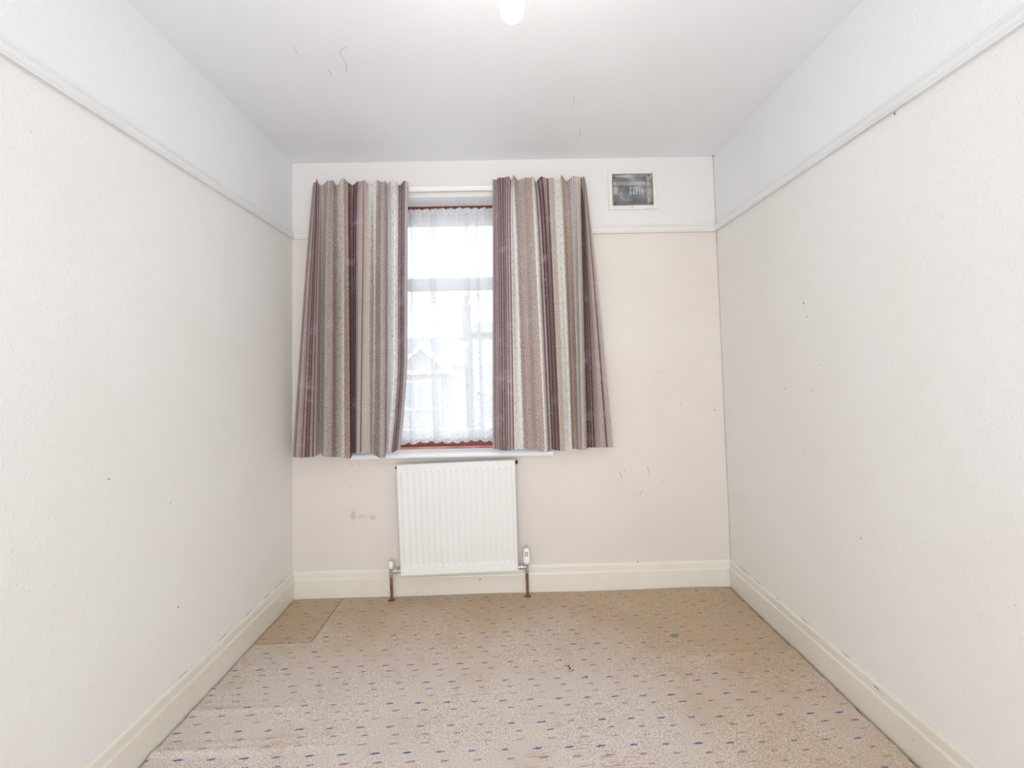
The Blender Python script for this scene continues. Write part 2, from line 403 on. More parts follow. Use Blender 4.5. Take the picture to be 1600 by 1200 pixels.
# leave the air-vent recess open
VX0, VX1, VZ0, VZ1 = 1.848, 2.086, 2.166, 2.353
box(bm, OX1, VX0, 0, 0.26, 2.166, H + 0.05); box(bm, VX1, XR + 0.15, 0, 0.26, 2.166, H + 0.05)
box(bm, VX0, VX1, 0, 0.26, VZ1, H + 0.05); box(bm, VX0, VX1, 0.07, 0.26, 2.166, VZ1)
wall_back = sl('wall_back', bm, M_wall_back)
bm = bmesh.new(); box(bm, -0.15, 0, YB, 0, -0.05, H + 0.05); wall_left = sl('wall_left', bm, M_wall_side)
bm = bmesh.new(); box(bm, XR, XR + 0.15, YB, 0, -0.05, H + 0.05); wall_right = sl('wall_right', bm, M_wall_side)
DX0, DX1, DZ = 0.30, 2.15, 2.20                      # unseen doorway behind the camera, made wide to pass the added fill
bm = bmesh.new()
box(bm, -0.6, DX0, YB - 0.12, YB, -0.05, H + 0.05); box(bm, DX1, 3.1, YB - 0.12, YB, -0.05, H + 0.05); box(bm, DX0, DX1, YB - 0.12, YB, DZ, H + 0.05)
sl('wall_front', bm, M_wall_side)
bm = bmesh.new(); box(bm, -0.15, XR + 0.15, YB - 0.12, 0.26, H, H + 0.1); ceiling = sl('ceiling', bm, M_ceiling)
bm = bmesh.new(); box(bm, -0.15, XR + 0.15, YB - .12, 0.0, -0.06, -0.012); box(bm, -0.6, 3.1, YB - 1.5, YB - .12, -0.06, -0.012); sl('floor', bm, M_boards)
# unseen landing beyond the doorway, built around the added fill light
bm = bmesh.new(); box(bm, -0.6, -0.5, YB - 1.4, YB - 0.12, -0.05, H); box(bm, 3.0, 3.1, YB - 1.4, YB - 0.12, -0.05, H)
box(bm, -0.6, 3.1, YB - 1.5, YB - 1.4, -0.05, H); box(bm, -0.6, 3.1, YB - 1.5, YB - 0.12, H, H + 0.1)
sl('wall_landing', bm, M_wall_side)
bm = bmesh.new()
box(bm, DX0 - 0.07, DX0, YB, YB + 0.018, -0.012, DZ + 0.07, 0.003); box(bm, DX1, DX1 + 0.07, YB, YB + 0.018, -0.012, DZ + 0.07, 0.003)
box(bm, DX0, DX1, YB, YB + 0.018, DZ, DZ + 0.07, 0.003)
sl('trim_1', bm, M_gloss)

# skirting boards
SK = [(0, -0.012), (0.018, -0.012), (0.018, 0.094), (0.0165, 0.098), (0.013, 0.1005), (0.0125, 0.104), (0.0115, 0.128), (0.0095, 0.1325), (0.0045, 0.1375), (0.0035, 0.1405), (0, 0.1405)]
def run(name, prof, a, b, nrm, m, cut0=0, cut1=0, wob=0.0, **kw):
    """profile (depth, z) swept from a to b on the wall plane, nrm pointing into the room"""
    a = Vector(a); b = Vector(b); nrm = Vector(nrm); d = (b - a).normalized(); bm = bmesh.new()
    extrude_profile(bm, prof, lambda t, z: a + nrm * t + Vector((0, 0, z)) + d * t * cut0, lambda t, z: b + nrm * t + Vector((0, 0, z)) - d * t * cut1)
    return sl(name, bm, m, **kw)
run('baseboard_back', SK, (0, 0, 0), (XR, 0, 0), (0, -1, 0), M_gloss, 1, 1)
run('baseboard_left', SK, (0, YB, 0), (0, 0, 0), (1, 0, 0), M_gloss, 1, 1)
run('baseboard_right', SK, (XR, YB, 0), (XR, 0, 0), (-1, 0, 0), M_gloss, 1, 1)
run('baseboard_front', SK, (0, YB, 0), (DX0 - 0.07, YB, 0), (0, 1, 0), M_gloss, 1, 0)
# picture rail
PR = [(0, 2.003), (0.012, 2.003), (0.0135, 2.0065), (0.0125, 2.010), (0.014, 2.0115), (0.018, 2.017), (0.0195, 2.026), (0.017, 2.035), (0.013, 2.0385), (0.0125, 2.0415), (0.0115, 2.0475), (0.006, 2.0505), (0, 2.051)]
run('trim_2', PR, (0, YB, 0), (0, 0, 0), (1, 0, 0), M_rail, 1, 1)
run('trim_3', PR, (XR, YB, 0), (XR, 0, 0), (-1, 0, 0), M_rail, 1, 1)
run('trim_4', PR, (0, 0, 0), (OX0 - 0.02, 0, 0), (0, -1, 0), M_rail_back, 1, 0)
run('trim_5', PR, (OX1 + 0.02, 0, 0), (XR, 0, 0), (0, -1, 0), M_rail_back, 0, 1)

# thin settled crack and marks
def strip(bm, pts, nrm, wd):
    nrm = Vector(nrm); pts = [Vector(p) for p in pts]; prev = None
    for i, p in enumerate(pts):
        t = (pts[min(i + 1, len(pts) - 1)] - pts[max(i - 1, 0)]).normalized(); s = t.cross(nrm).normalized()
        w_ = wd * random.uniform(0.5, 1.2)
        cur = [bm.verts.new(p + s * w_), bm.verts.new(p - s * w_), bm.verts.new(p + nrm * 0.0006)]
        if prev:
            bm.faces.new((prev[0], prev[2], cur[2], cur[0])); bm.faces.new((prev[2], prev[1], cur[1], cur[2]))
        prev = cur
def blob(bm, p, nrm, r, asp=1.0, n=9):
    p = Vector(p); nrm = Vector(nrm); a = Vector((0, 0, 1)) if abs(nrm.z) < 0.5 else Vector((0, 1, 0)); b = nrm.cross(a)
    c = bm.verts.new(p + nrm * 0.0008)
    ring = [bm.verts.new(p + a * (math.cos(t) * r * asp * random.uniform(0.6, 1.2)) + b * (math.sin(t) * r * random.uniform(0.6, 1.2))) for t in [2 * math.pi * i / n for i in range(n)]]
    for i in range(n): bm.faces.new((c, ring[i], ring[(i + 1) % n]))
NR = Vector((-1, 0, 0)); NL = Vector((1, 0, 0)); NB = Vector((0, -1, 0)); ND = Vector((0, 0, -1))
bm = bmesh.new(); strip(bm, [(XR - 0.0015 - 0.0005 * math.sin(z * 0.4), -0.002, 0.14 + z * 0.0385) for z in range(61)], (-0.7, -0.7, 0), 0.0009)
link('corner_crack', bm, M_crack_shade, wall_back)
bm = bmesh.new(); strip(bm, [(XR - 0.019, -0.019, -0.01 + z * 0.01) for z in range(12)], (-0.7, -0.7, 0), 0.0016)
link('corner_crack', bm, M_crack_shade, wall_back)
bm = bmesh.new(); box(bm, XR - 0.030, XR - 0.0185, -0.0205, -0.018, 0.0, 0.1, 0.0008); link('corner_fillet', bm, M_gloss, wall_back)
for y, z, r, a in ((-.739, 1.473, .0035, 1.8), (-.755, 1.415, .003, 1), (-.587, 1.115, .0035, 1), (-.762, 1.108, .0035, .6), (-.816, 1.216, .002, 1), (-.80, 1.235, .002, 1),
                   (-1.225, 2.0, .0025, 2.4), (-.60, 0.80, .002, 1), (-.70, .86, .0025, 1), (-.98, .60, .003, 1)):
    bm = bmesh.new(); blob(bm, (XR - 0.0003, y, z), NR, r, a); link('scuff_mark', bm, M_grime if z > 1 else M_crack_shade, wall_right)
for y, z, r, a in ((-.946, .777, .003, 1.2), (-1.204, .920, .003, 1), (-.901, .392, .0035, 1.4), (-.35, 1.35, .002, 1)):
    bm = bmesh.new(); blob(bm, (0.0003, y, z), NL, r, a); link('scuff_mark', bm, M_crack_shade, wall_left)
for px, py, r, a in ((1028, 582, .003, .7), (1020, 584, .002, 1), (1063, 624, .0025, 1), (1064, 632, .003, .6), (1048, 637, .002, 1), (1022, 625, .002, 1), (1117, 641, .004, .8),
                     (1030, 678, .002, 1), (976, 735, .0035, .6), (1036, 751, .002, 1.5), (991, 775, .002, 1), (1069, 813, .002, 1), (967, 527, .0025, 1), (550, 727, .003, 1), (548, 762, .003, .7)):
    bm = bmesh.new(); p = at(px, py, 0); blob(bm, (p.x, -0.0003, p.z), NB, r, a); link('scuff_mark', bm, M_grime, wall_back)
for pts in ([(968, 738), (970, 743), (973, 747)], [(1011, 728), (1013, 734), (1014, 741)], [(1005, 765), (1002, 770), (999, 774)]):
    bm = bmesh.new(); strip(bm, [at(a, b, -0.0004) for a, b in pts], NB, 0.0012); link('scuff_mark', bm, M_crack_shade, wall_back)
for px, py in ((997, 878), (1033, 878), (1018, 875)):
    bm = bmesh.new(); p = at(px, py, -0.014); blob(bm, (p.x, -0.0135, p.z), NB, 0.005 if px == 997 else .003, .6); link('scuff_mark', bm, M_grime, wall_back)
# chipped caulk above the side skirtings
for side, X, n_ in ((wall_right, XR, NR), (wall_left, 0, NL)):
    for y0, ln in ((-.10, .10), (-.26, .05), (-.44, .03), (-.62, .05), (-.86, .04)):
        bm = bmesh.new(); strip(bm, [(X + n_.x * 0.005, y0 - ln * t / 6, 0.1412 + random.uniform(-.001, .001)) for t in range(7)], (n_.x * .7, 0, .7), 0.0008)
        link('caulk_crack', bm, M_grime, side)
for y, z, l in ((-1.02, .122, .02), (-.55, .075, .006), (-1.17, .06, .004)):
    bm = bmesh.new(); strip(bm, [(XR - 0.0188 if z < .1 else XR - .0128, y - l * t / 4, z - .003 * t / 4 * (l > .01)) for t in range(5)], NR, 0.0013); link('scuff_mark', bm, M_grime, wall_right)
# shade under the picture rails, painted as thin grey strips
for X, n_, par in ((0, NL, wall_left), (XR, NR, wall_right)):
    bm = bmesh.new(); strip(bm, [(X + n_.x * .0125, -0.02 - 0.11 * i, 2.0022) for i in range(31)], (n_.x * .3, 0, -.95), 0.0007); link('rail_shade', bm, M_crack_shade, par)
bm = bmesh.new(); strip(bm, [(1.70 + .0245 * i, -0.0125, 2.0022) for i in range(31)], (0, -.3, -.95), 0.0008); link('rail_shade', bm, M_crack_shade, wall_back)
# fine cracks in the ceiling paper
for pts in ([(.639, -.946), (.612, -.93), (.598, -.915), (.598, -.885), (.600, -.85), (.594, -.827), (.585, -.80)], [(.518, -.817), (.519, -.80), (.516, -.777)],
            [(1.541, -.61), (1.547, -.57), (1.541, -.53)], [(1.610, -.22), (1.625, -.27), (1.612, -.33)], [(.44, -.95), (.436, -.91)]):
    bm = bmesh.new(); strip(bm, [(x, y, H - 0.0006) for x, y in pts], ND, 0.0006); link('hairline_crack', bm, M_crack_shade, ceiling)
p = at(1114, 244, -0.01)
bm = bmesh.new(); blob(bm, (XR - .006, -0.012, H - .003), (0, -1, 0), .005, .8); link('scuff_mark', bm, M_grime, ceiling)

# ------------------------------------------------------------------ window
win = bpy.data.objects.new('window_1', None); COL.objects.link(win); win['kind'] = 'structure'; win.location = (0.905, 0.15, 0.79)
def wchild(name, bm, m, **kw):
    bmesh.ops.translate(bm, verts=bm.verts, vec=-win.location)
    return link(name, bm, m, win, **kw)
bm = bmesh.new()   # red-brown timber sub-frame
t = 0.030
box(bm, OX0, OX1, 0.15, 0.235, OZ1 - t - .006, OZ1, 0.002); box(bm, OX0, OX1, 0.15, 0.235, OZ0 + 0.006, OZ0 + 0.052, 0.002)
box(bm, OX0, OX0 + t, 0.15, 0.235, OZ0 + .05, OZ1 - t, 0.002); box(bm, OX1 - t, OX1, 0.15, 0.235, OZ0 + .05, OZ1 - t, 0.002)
wchild('timber_frame', bm, M_timber)
bm = bmesh.new(); box(bm, OX0, OX1, 0.128, 0.152, OZ0, OZ0 + 0.014, 0.003); wchild('timber_bead', bm, M_timber_pale)
bm = bmesh.new()   # white frame with transom
a0, a1, b0, b1 = OX0 + t, OX1 - t, OZ0 + .052, OZ1 - t - .006
fz = .075
box(bm, a0, a1, .16, .22, b1 - fz, b1, .004); box(bm, a0, a1, .16, .22, b0, b0 + .06, .004)
box(bm, a0, a0 + .05, .16, .22, b0, b1, .004); box(bm, a1 - .05, a1, .16, .22, b0, b1, .004)
box(bm, a0 + .05, a1 - .05, .16, .22, 1.727, 1.801, .004)
wchild('window_frame', bm, M_upvc)
bm = bmesh.new()
box(bm, a0 + .048, a1 - .048, .150, .162, 1.727 + .06, 1.727 + .072, .002)
wchild('transom_bead', bm, M_upvc)
for z0, z1 in ((b0 + .06, 1.727), (1.801, b1 - fz)):
    bm = bmesh.new(); box(bm, a0 + .05, a1 - .05, .186, .192, z0, z1); wchild('pane', bm, M_glass)
bm = bmesh.new()   # plastered reveal lining and head
box(bm, OX0 - .0, OX0 + .004, .001, .15, OZ0, OZ1); box(bm, OX1 - .004, OX1, .001, .15, OZ0, OZ1); box(bm, OX0, OX1, .001, .15, OZ1 - .004, OZ1 + .0)
wchild('reveal', bm, M_reveal)
# sill board with rounded nose
bm = bmesh.new()
nose = [(0.150, .772), (0.150, .748), (-.022, .744), (-.034, .747), (-.041, .754), (-.043, .762), (-.040, .770), (-.033, .7745), (-.02, .776)]
SX0, SX1 = 0.335, 1.462
extrude_profile(bm, nose, lambda y, z: Vector((OX0, y, z + .003)), lambda y, z: Vector((OX1, y, z - .002)))
ns = [(y, z) for y, z in nose]; ns[0] = (-0.0005, .7755); ns[1] = (-0.0005, .746)
extrude_profile(bm, ns, lambda y, z: Vector((SX0, y, z + .003)), lambda y, z: Vector((OX0, y, z + .003)))
extrude_profile(bm, ns, lambda y, z: Vector((OX1, y, z - .002)), lambda y, z: Vector((SX1, y, z - .002)))
wchild('window_sill', bm, M_reveal, smooth=False)

# ------------------------------------------------------------------ net curtain
net_root = empty('net_curtain', (0.905, 0.105, 2.2), 'sheer white net curtain with woven leaf fronds hanging across the window', 'net curtain')
bm = bmesh.new(); uvl = bm.loops.layers.uv.new('UVMap')
NX, NZ = 420, 60
nx0, nx1 = OX0 + .012, OX1 - .012
folds = [(0.66, 0.8), (0.785, 1.0), (0.99, 1.0), (1.045, 0.7), (0.53, .9), (1.17, .8), (1.30, .9)]
grid = []
for i in range(NX + 1):
    s = i / NX; x = nx0 + (nx1 - nx0) * s
    base = 0.004 * math.sin(s * 47) + 0.003 * math.sin(s * 91 + 1.3)
    f = sum(a * 0.022 * math.exp(-((x - c) / .011) ** 2) for c, a in folds)
    col = []
    hem = 0.822 - 0.012 * abs(math.sin(s * math.pi * 17)) + 0.004 * math.sin(s * 23)
    topz = 2.2055 + 0.0035 * math.sin(s * 130) + 0.003 * random.uniform(-1, 1)
    for j in range(NZ + 1):
        t_ = j / NZ; z = topz + (hem - topz) * t_
        ruf = math.exp(-t_ * 30) * 0.005 * math.sin(s * 260)
        sway = 0.006 * math.sin(s * 9 + t_ * 2.2)
        col.append((bm.verts.new((x + 0.012 * math.sin(t_ * 3 + s * 11) * t_, 0.105 - base - f * (.35 + .65 * t_) + ruf + sway, z)), (x - nx0 + 2.4 * f * (1 if (s * NX) % 2 else 1), topz - z)))
    grid.append(col)
for i in range(NX):
    for j in range(NZ):
        q = [grid[i][j], grid[i][j + 1], grid[i + 1][j + 1], grid[i + 1][j]]
        fc = bm.faces.new([v for v, _ in q])
        for lp, (_, c) in zip(fc.loops, q): lp[uvl].uv = c
bmesh.ops.translate(bm, verts=bm.verts, vec=-net_root.location)
link('net_panel', bm, M_net, net_root, smooth=True)
# folded overlaps: doubled strips of net behind the main sheet
for c, wd in ((0.665, .010), (0.795, .022), (0.995, .020), (1.055, .013), (0.50, .02), (1.20, .02)):
    bm = bmesh.new(); uvl = bm.loops.layers.uv.new('UVMap'); prev = None
    for j in range(41):
        t_ = j / 40; z = 2.2 + (0.824 - 2.2) * t_; cx = c + 0.012 * math.sin(t_ * 3 + c * 5) * t_ - .004; ww = wd * (.55 + .45 * t_)
        cur = [(bm.verts.new((cx - ww, .118, z)), (cx - ww + .05, 2.2 - z)), (bm.verts.new((cx, .122, z)), (cx + .05, 2.2 - z)), (bm.verts.new((cx + ww, .118, z)), (cx + ww + .05, 2.2 - z))]
        if prev:
            for a in (0, 1):
                q = [prev[a], cur[a], cur[a + 1], prev[a + 1]]; fc = bm.faces.new([v for v, _ in q])
                for lp, (_, uvv) in zip(fc.loops, q): lp[uvl].uv = uvv
        prev = cur
    bmesh.ops.translate(bm, verts=bm.verts, vec=-net_root.location)
    link('net_fold', bm, M_net_fold, net_root, smooth=True)
bm = bmesh.new(); tube(bm, [(OX0 + .004, .106, 2.200), (.9, .106, 2.197), (OX1 - .004, .106, 2.200)], 0.0022, 8)
bmesh.ops.translate(bm, verts=bm.verts, vec=-net_root.location); link('curtain_wire', bm, M_plastic, net_root)

# ------------------------------------------------------------------ curtain track and curtains
trk = empty('curtain_track', (0.92, -0.03, 2.27), 'white curtain track fixed to the wall above the window', 'curtain track')
bm = bmesh.new()
pr = [(-.046, 2.256), (-.046, 2.261), (-.049, 2.263), (-.049, 2.279), (-.046, 2.282), (-.036, 2.282), (-.033, 2.279), (-.033, 2.258), (-.036, 2.256)]
extrude_profile(bm, pr, lambda y, z: Vector((.155, y, z)), lambda y, z: Vector((1.665, y, z)))
bmesh.ops.translate(bm, verts=bm.verts, vec=-trk.location); link('rail', bm, M_plastic, trk)
for x in (.17, .53, .90, 1.28, 1.65):
    bm = bmesh.new(); box(bm, x - .012, x + .012, -.0335, .0, 2.262, 2.284, .002)
    bmesh.ops.translate(bm, verts=bm.verts, vec=-trk.location); link('bracket', bm, M_plastic, trk)

def curtain(name, label, mat, mid0, total, xt, xb, depth, hem, ybase, topy, inner_right, seed):
    root = empty(name, (0, 0, 0), label, 'curtain')
    rnd = random.Random(seed)
    NU, NV = 420, 110
    bm = bmesh.new(); uvl = bm.loops.layers.uv.new('UVMap'); grid = []
    pl = [rnd.uniform(0, 6.28) for _ in range(6)]
    for i in range(NU + 1):
        u = total * i / NU; px_m = mid0 + u; col = []
        xtop, xbot = lerp_tab(xt, px_m), lerp_tab(xb, px_m)
        d = smooth_tab(depth, px_m)
        ph = u / total * 2 * math.pi
        pleat = min(1, u / 12, (total - u) / 12) * (math.sin(ph * 7 + pl[0]) * .55 + math.sin(ph * 11 + pl[1]) * .45)
        for j in range(NV + 1):
            t = j / NV
            e = t if not inner_right else (t * .10 + .90 * max(0, (t - .66) / .34) ** 1.5)
            bow = e if u > total * .8 and inner_right else (t ** .9)
            if inner_right and u > total * .6:
                kk = min(1, (u / total - .6) / .3); bow = (t ** .9) * (1 - kk) + e * kk
            px = xtop + (xbot - xtop) * bow
            head = math.exp(-t * 26); top_px = topy(px_m); hem_px = smooth_tab(hem, px_m)
            dd = 2.0 * d * (0.3 + 0.7 * min(1, t * 2.2)) + head * 0.020 * pleat + .0018 * math.sin(ph * 21 + pl[2] + t * 1.5) + .003 * math.sin(ph * 5 + t * 7 + pl[3])
            tuck = -0.012 * math.exp(-((t - .055) / .03) ** 2)
            y = ybase - dd - tuck * .6
            top = topy(px_m) - 2.6 * pleat
            hy = smooth_tab(hem, px_m)
            ytop = at(xtop, top, ybase - .01).z; zb = at(xbot, hy, ybase - 2.0 * d).z
            z = ytop + (zb - ytop) * t
            X = at(px, top_px + (hem_px - top_px) * t, y).x
            # sideways pinch of the cloth under the heading
            X += math.exp(-t * 14) * .009 * math.sin(ph * 4.3 + pl[5]) * min(1, u / 20) * min(1, (total - u) / 20)
            col.append((bm.verts.new((X, min(y, -.051) if t < .12 else min(y, -.0465), z)), (u / total, t * 1.5)))
        grid.append(col)
    for i in range(NU):
        for j in range(NV):
            q = [grid[i][j], grid[i][j + 1], grid[i + 1][j + 1], grid[i + 1][j]]
            fc = bm.faces.new([v for v, _ in q])
            for lp, (_, c) in zip(fc.loops, q): lp[uvl].uv = c
    # base of the thing: top middle of the cloth
    m = grid[NU // 2][0][0].co.copy(); root.location = m
    def hang(edge, nm):
        b2 = bmesh.new(); pts = [v.co.copy() + Vector((0, .004, 0)) for v, _ in edge]
        prev = None
        return pts
    bmesh.ops.translate(bm, verts=bm.verts, vec=-m)
    cloth = link('cloth', bm, mat, root, smooth=True)
    return root, grid, m

LT = [(463, 489), (473, 492), (495, 499), (503, 504), (513, 512), (529, 528), (544, 543), (566, 569), (575, 576), (588, 588), (607, 605), (613, 611), (624, 622), (639, 637)]
LB = [(463, 457), (473, 461), (495, 488), (503, 499), (513, 508), (529, 525), (544, 547), (566, 563), (575, 577), (588, 583), (600, 600), (607, 602), (613, 603), (624, 611), (639, 625)]
LD = [(463, -.005), (474, .020), (488, .012), (497, .012), (504, -.022), (512, .024), (522, .018), (529, -.012), (537, .026), (545, .008), (549, -.020), (560, .012), (575, .022), (587, -.022), (597, .022), (604, .024), (610, -.018), (618, .002), (626, -.006), (633, .014), (639, -.004)]
LH = [(463, 714), (480, 715), (497, 714), (504, 709), (512, 714), (529, 714), (537, 716), (545, 716), (550, 708), (566, 707), (580, 707), (587, 710), (597, 716), (606, 715), (612, 705), (626, 707), (639, 702)]
RT = [(770, 770), (799, 796), (810, 803), (837, 829), (845, 835), (865, 854), (873, 864), (884, 877), (898, 890), (905, 898), (915, 905), (923, 910), (938, 914)]
RB = [(770, 770), (799, 803), (810, 818), (837, 851), (845, 856), (865, 873), (873, 885), (884, 894), (898, 904), (905, 908), (915, 916), (923, 926), (938, 958)]
RD = [(770, -.01), (785, .016), (800, .004), (808, .018), (818, .000), (830, .020), (840, .018), (852, -.020), (858, -.020), (868, .014), (884, .006), (890, -.012), (900, .004), (910, .026), (917, .010), (921, -.022), (930, .008), (938, .000)]
RH = [(770, 701), (785, 704), (805, 702), (818, 701), (830, 701), (836, 706), (846, 706), (850, 701), (862, 704), (876, 705), (888, 701), (902, 703), (912, 704), (919, 699), (938, 699)]
crvL = curtain('curtain', 'left striped mauve, brown and cream curtain with its lower inner corner drawn aside', M_curtL, 463, 176.0, LT, LB, LD, LH, -.100,
               lambda x: 283 + (639 - x) * .004, True, 3)
crvR = curtain('curtain', 'right striped mauve, brown and cream curtain nearer the wall vent', M_curtR, 770, 168.0, RT, RB, RD, RH, -.078,
               lambda x: 278 - (x - 770) * .008, False, 11)
# heading tape with hooks behind each curtain, turned side edges
def finish(cr, cols):
    root, grid, m = cr
    # turned side hem: a narrow folded band of cloth along each vertical edge
    for edge in (0, -1):
        pts = GR[id(cr)][edge]
        sgn = 1 if edge == 0 else -1
        b = bmesh.new(); prev = None
        for p in pts[::3] + [pts[-1]]:
            cur = [b.verts.new(p + Vector((0, .0005, 0))), b.verts.new(p + Vector((-.0015 * sgn, .004, 0))), b.verts.new(p + Vector((sgn * .004, .008, 0))), b.verts.new(p + Vector((sgn * .022, .007, 0)))]
            if prev:
                for a in range(3): b.faces.new((prev[a], prev[a + 1], cur[a + 1], cur[a]))
            prev = cur
        bmesh.ops.translate(b, verts=b.verts, vec=-m)
        link('side_hem', b, M_hem, root, smooth=True)
    pts = GR[id(cr)]['top']; b = bmesh.new(); prev = None
    for p in pts[::2]:
        y = p.y + .012
        cur = [b.verts.new(Vector((p.x, y + .006, p.z - .012))), b.verts.new(Vector((p.x, y + .006, p.z - .055)))]
        if prev: b.faces.new((prev[0], prev[1], cur[1], cur[0]))
        prev = cur
    bmesh.ops.translate(b, verts=b.verts, vec=-m)
    link('heading_tape', b, M_hem, root, smooth=True)
M_hem = paint('curtain_hem_cloth', srgb(196, 184, 184), srgb(178, 162, 162), 0.85, 40)
GR = {}
M_ink = paint('blue_black_ink', srgb(40, 62, 92), srgb(30, 50, 76), 0.9)
for cr in (crvL, crvR):
    me = [c for c in cr[0].children if c.name.startswith('cloth')][0].data
    NUc, NVc = 420, 110
    V = [v.co.copy() + cr[2] for v in me.vertices]
    GR[id(cr)] = {0: V[:NVc + 1], -1: V[-(NVc + 1):], 'top': V[::NVc + 1]}
    finish(cr, None)

# ------------------------------------------------------------------ radiator
rad = empty('radiator', (0.925, -.055, 0.0), 'white ribbed panel radiator with valves and copper pipes under the window', 'radiator')
def rc(name, bm, m, parent=None, **kw):
    bmesh.ops.translate(bm, verts=bm.verts, vec=-rad.location)
    return link(name, bm, m, parent or rad, **kw)
A, B, Cc, D = at(619, 727, -.088), at(805, 719, -.088), at(626, 900, -.088), at(810, 892, -.088)
def rp(s, t, y=-.088):       # s across, t down, follows the slightly tilted panel
    p = A * (1 - s) * (1 - t) + B * s * (1 - t) + Cc * (1 - s) * t + D * s * t
    return Vector((p.x, y, p.z))
bm = bmesh.new(); NS, NTt = 216, 40
ts = [0, .004, .008, .05, .056, .062, .068, .074, .082] + [.1 + .75 * i / 20 for i in range(21)] + [.87, .885, .9, .905, .911, .917, .923, .93, .935, .985, .992, .996, 1]
g = []
for i in range(NS + 1):
    s = i / NS; colv = []
    u = (s - .028) / (1 - .056)
    for t_ in ts:
        y = -.088
        if 0 < u < 1:
            c = (u * 18) % 1
            fl = 0.0055 * (0.5 - 0.5 * math.cos(2 * math.pi * c)) ** .55       # rounded rib
            gr = fl - .0055
            end0 = .058 + .012 * (1 - abs(2 * c - 1)); env = min(max((t_ - end0) / .018, 0), 1) * min(max((.925 - t_) / .02, 0), 1)
            y += -gr * env * 1.0 - .0
            if .045 < t_ < .94: y += .0012 * 0
        else:
            y -= 0.0015
        if t_ < .004 or t_ > .996 or s < .003 or s > .997: y = -.080
        elif t_ < .03 or t_ > .97 or u < -.014 or u > 1.014: y -= 0.0025
        p = rp(s, t_, y); colv.append(bm.verts.new(p))
    g.append(colv)
for i in range(NS):
    for j in range(len(ts) - 1): bm.faces.new((g[i][j], g[i][j + 1], g[i + 1][j + 1], g[i + 1][j]))
# returned edges to the back face
back = [[bm.verts.new(rp(s, t_, -.040)) for t_ in (0, 1)] for s in (0, 1)]
ring = [g[i][0] for i in range(NS + 1)] + [g[NS][j] for j in range(1, len(ts))] + [g[i][-1] for i in range(NS - 1, -1, -1)] + [g[0][j] for j in range(len(ts) - 2, 0, -1)]
rb = [bm.verts.new((v.co.x, -.062, v.co.z)) for v in ring]
for i in range(len(ring)):
    j = (i + 1) % len(ring); bm.faces.new((ring[i], ring[j], rb[j], rb[i]))
bmesh.ops.delete(bm, geom=[v for q in back for v in q], context='VERTS')
bm.faces.new(rb)
fp = rc('front_panel', bm, M_rad)
# convector fins behind the panel
bm = bmesh.new()
for i in range(30):
    x = 0.64 + i * .0195
    box(bm, x, x + .001, -.0625, -.034, .17, .69)
rc('convector_fins', bm, M_rad, kind='stuff')
for x in (.72, 1.12):
    bm = bmesh.new(); box(bm, x - .015, x + .015, -.034, 0.0, .60, .70, .002); rc('wall_bracket', bm, M_rad)
    bm = bmesh.new(); box(bm, x - .015, x + .015, -.034, 0.0, .19, .26, .002); rc('wall_bracket', bm, M_rad)
RX = Matrix.Rotation(math.radians(90), 4, 'Y')
p = at(806, 722, -.07)
bm = bmesh.new(); lathe(bm, [(0, -.02), (.009, -.02), (.009, .0), (.0115, .001), (.0115, .008), (.007, .010), (0, .010)], 16, Matrix.Translation((1.252, -.07, p.z)) @ RX)
rc('blanking_plug', bm, M_plug)
p = at(618, 731, -.07)
bm = bmesh.new(); lathe(bm, [(0, -.01), (.006, -.01), (.006, .006), (0, .006)], 12, Matrix.Translation((.602, -.07, p.z)) @ RX); rc('bleed_valve', bm, M_plug)
T = Matrix.Translation
def valve(name, x, zc, xr, head, pipe_top, px_foot):
    """angle valve: chrome body, union nut to the radiator side, pipe down through the carpet"""
    b = bmesh.new()
    lathe(b, [(0, -.030), (.0085, -.030), (.0085, -.026), (.011, -.025), (.012, -.024), (.012, -.012), (.009, -.011), (.0095, .0), (.0105, .010), (.0105, .022), (0, .022)], 12, T((x, -.07, zc)))
    s = 1 if xr > x else -1; L = abs(xr - x)
    lathe(b, [(0, 0), (.008, 0), (.008, L * .25), (.0125, L * .28), (.0135, L * .42), (.0135, L * .62), (.0120, L * .70), (.009, L * .72), (.009, L * 1.06), (0, L * 1.06)], 6 if False else 14, T((x, -.07, zc)) @ Matrix.Rotation(math.radians(90 * s), 4, 'Y'))
    v = rc(name, b, M_chrome, smooth=False)
    for nm, prof, extra in head:
        b = bmesh.new(); lathe(b, prof, 24, T((x, -.07, zc)))
        rc(nm, b, M_plastic, v, smooth=True)
    b = bmesh.new(); tube(b, [(x, -.07, zc - .028), (x + .001, -.070, zc - .07), (x + .002, -.068, 0.02), (x + .002, -.068, -.012)], .0078, 16)
    rc('copper_pipe', b, M_copper)
    b = bmesh.new()
    for a_ in range(14):
        an = a_ / 14 * 6.28; blob(b, (x + .002 + math.cos(an) * .014, -.068 + math.sin(an) * .012, .0012), (0, 0, 1), .006)
    rc('pipe_hole', b, M_grime)
    return v
xl = at(611, 890, -.07).x; zl = at(611, 893, -.07).z
valve('lockshield_valve', xl, zl, .615, [('valve_cap', [(0, .018), (.0125, .018), (.0125, .030), (.0118, .050), (.0105, .053), (0, .0545)], None)], 0, 0)
xr_ = at(823, 885, -.07).x; zr = at(823, 886, -.07).z
tv = valve('thermostatic_valve', xr_, zr, 1.245, [('thermostat_head', [(0, .020), (.015, .020), (.0185, .024), (.0205, .030), (.0205, .050), (.0195, .052), (.0175, .053), (.0170, .088), (.0150, .096), (.010, .101), (0, .102)], None)], 0, 0)
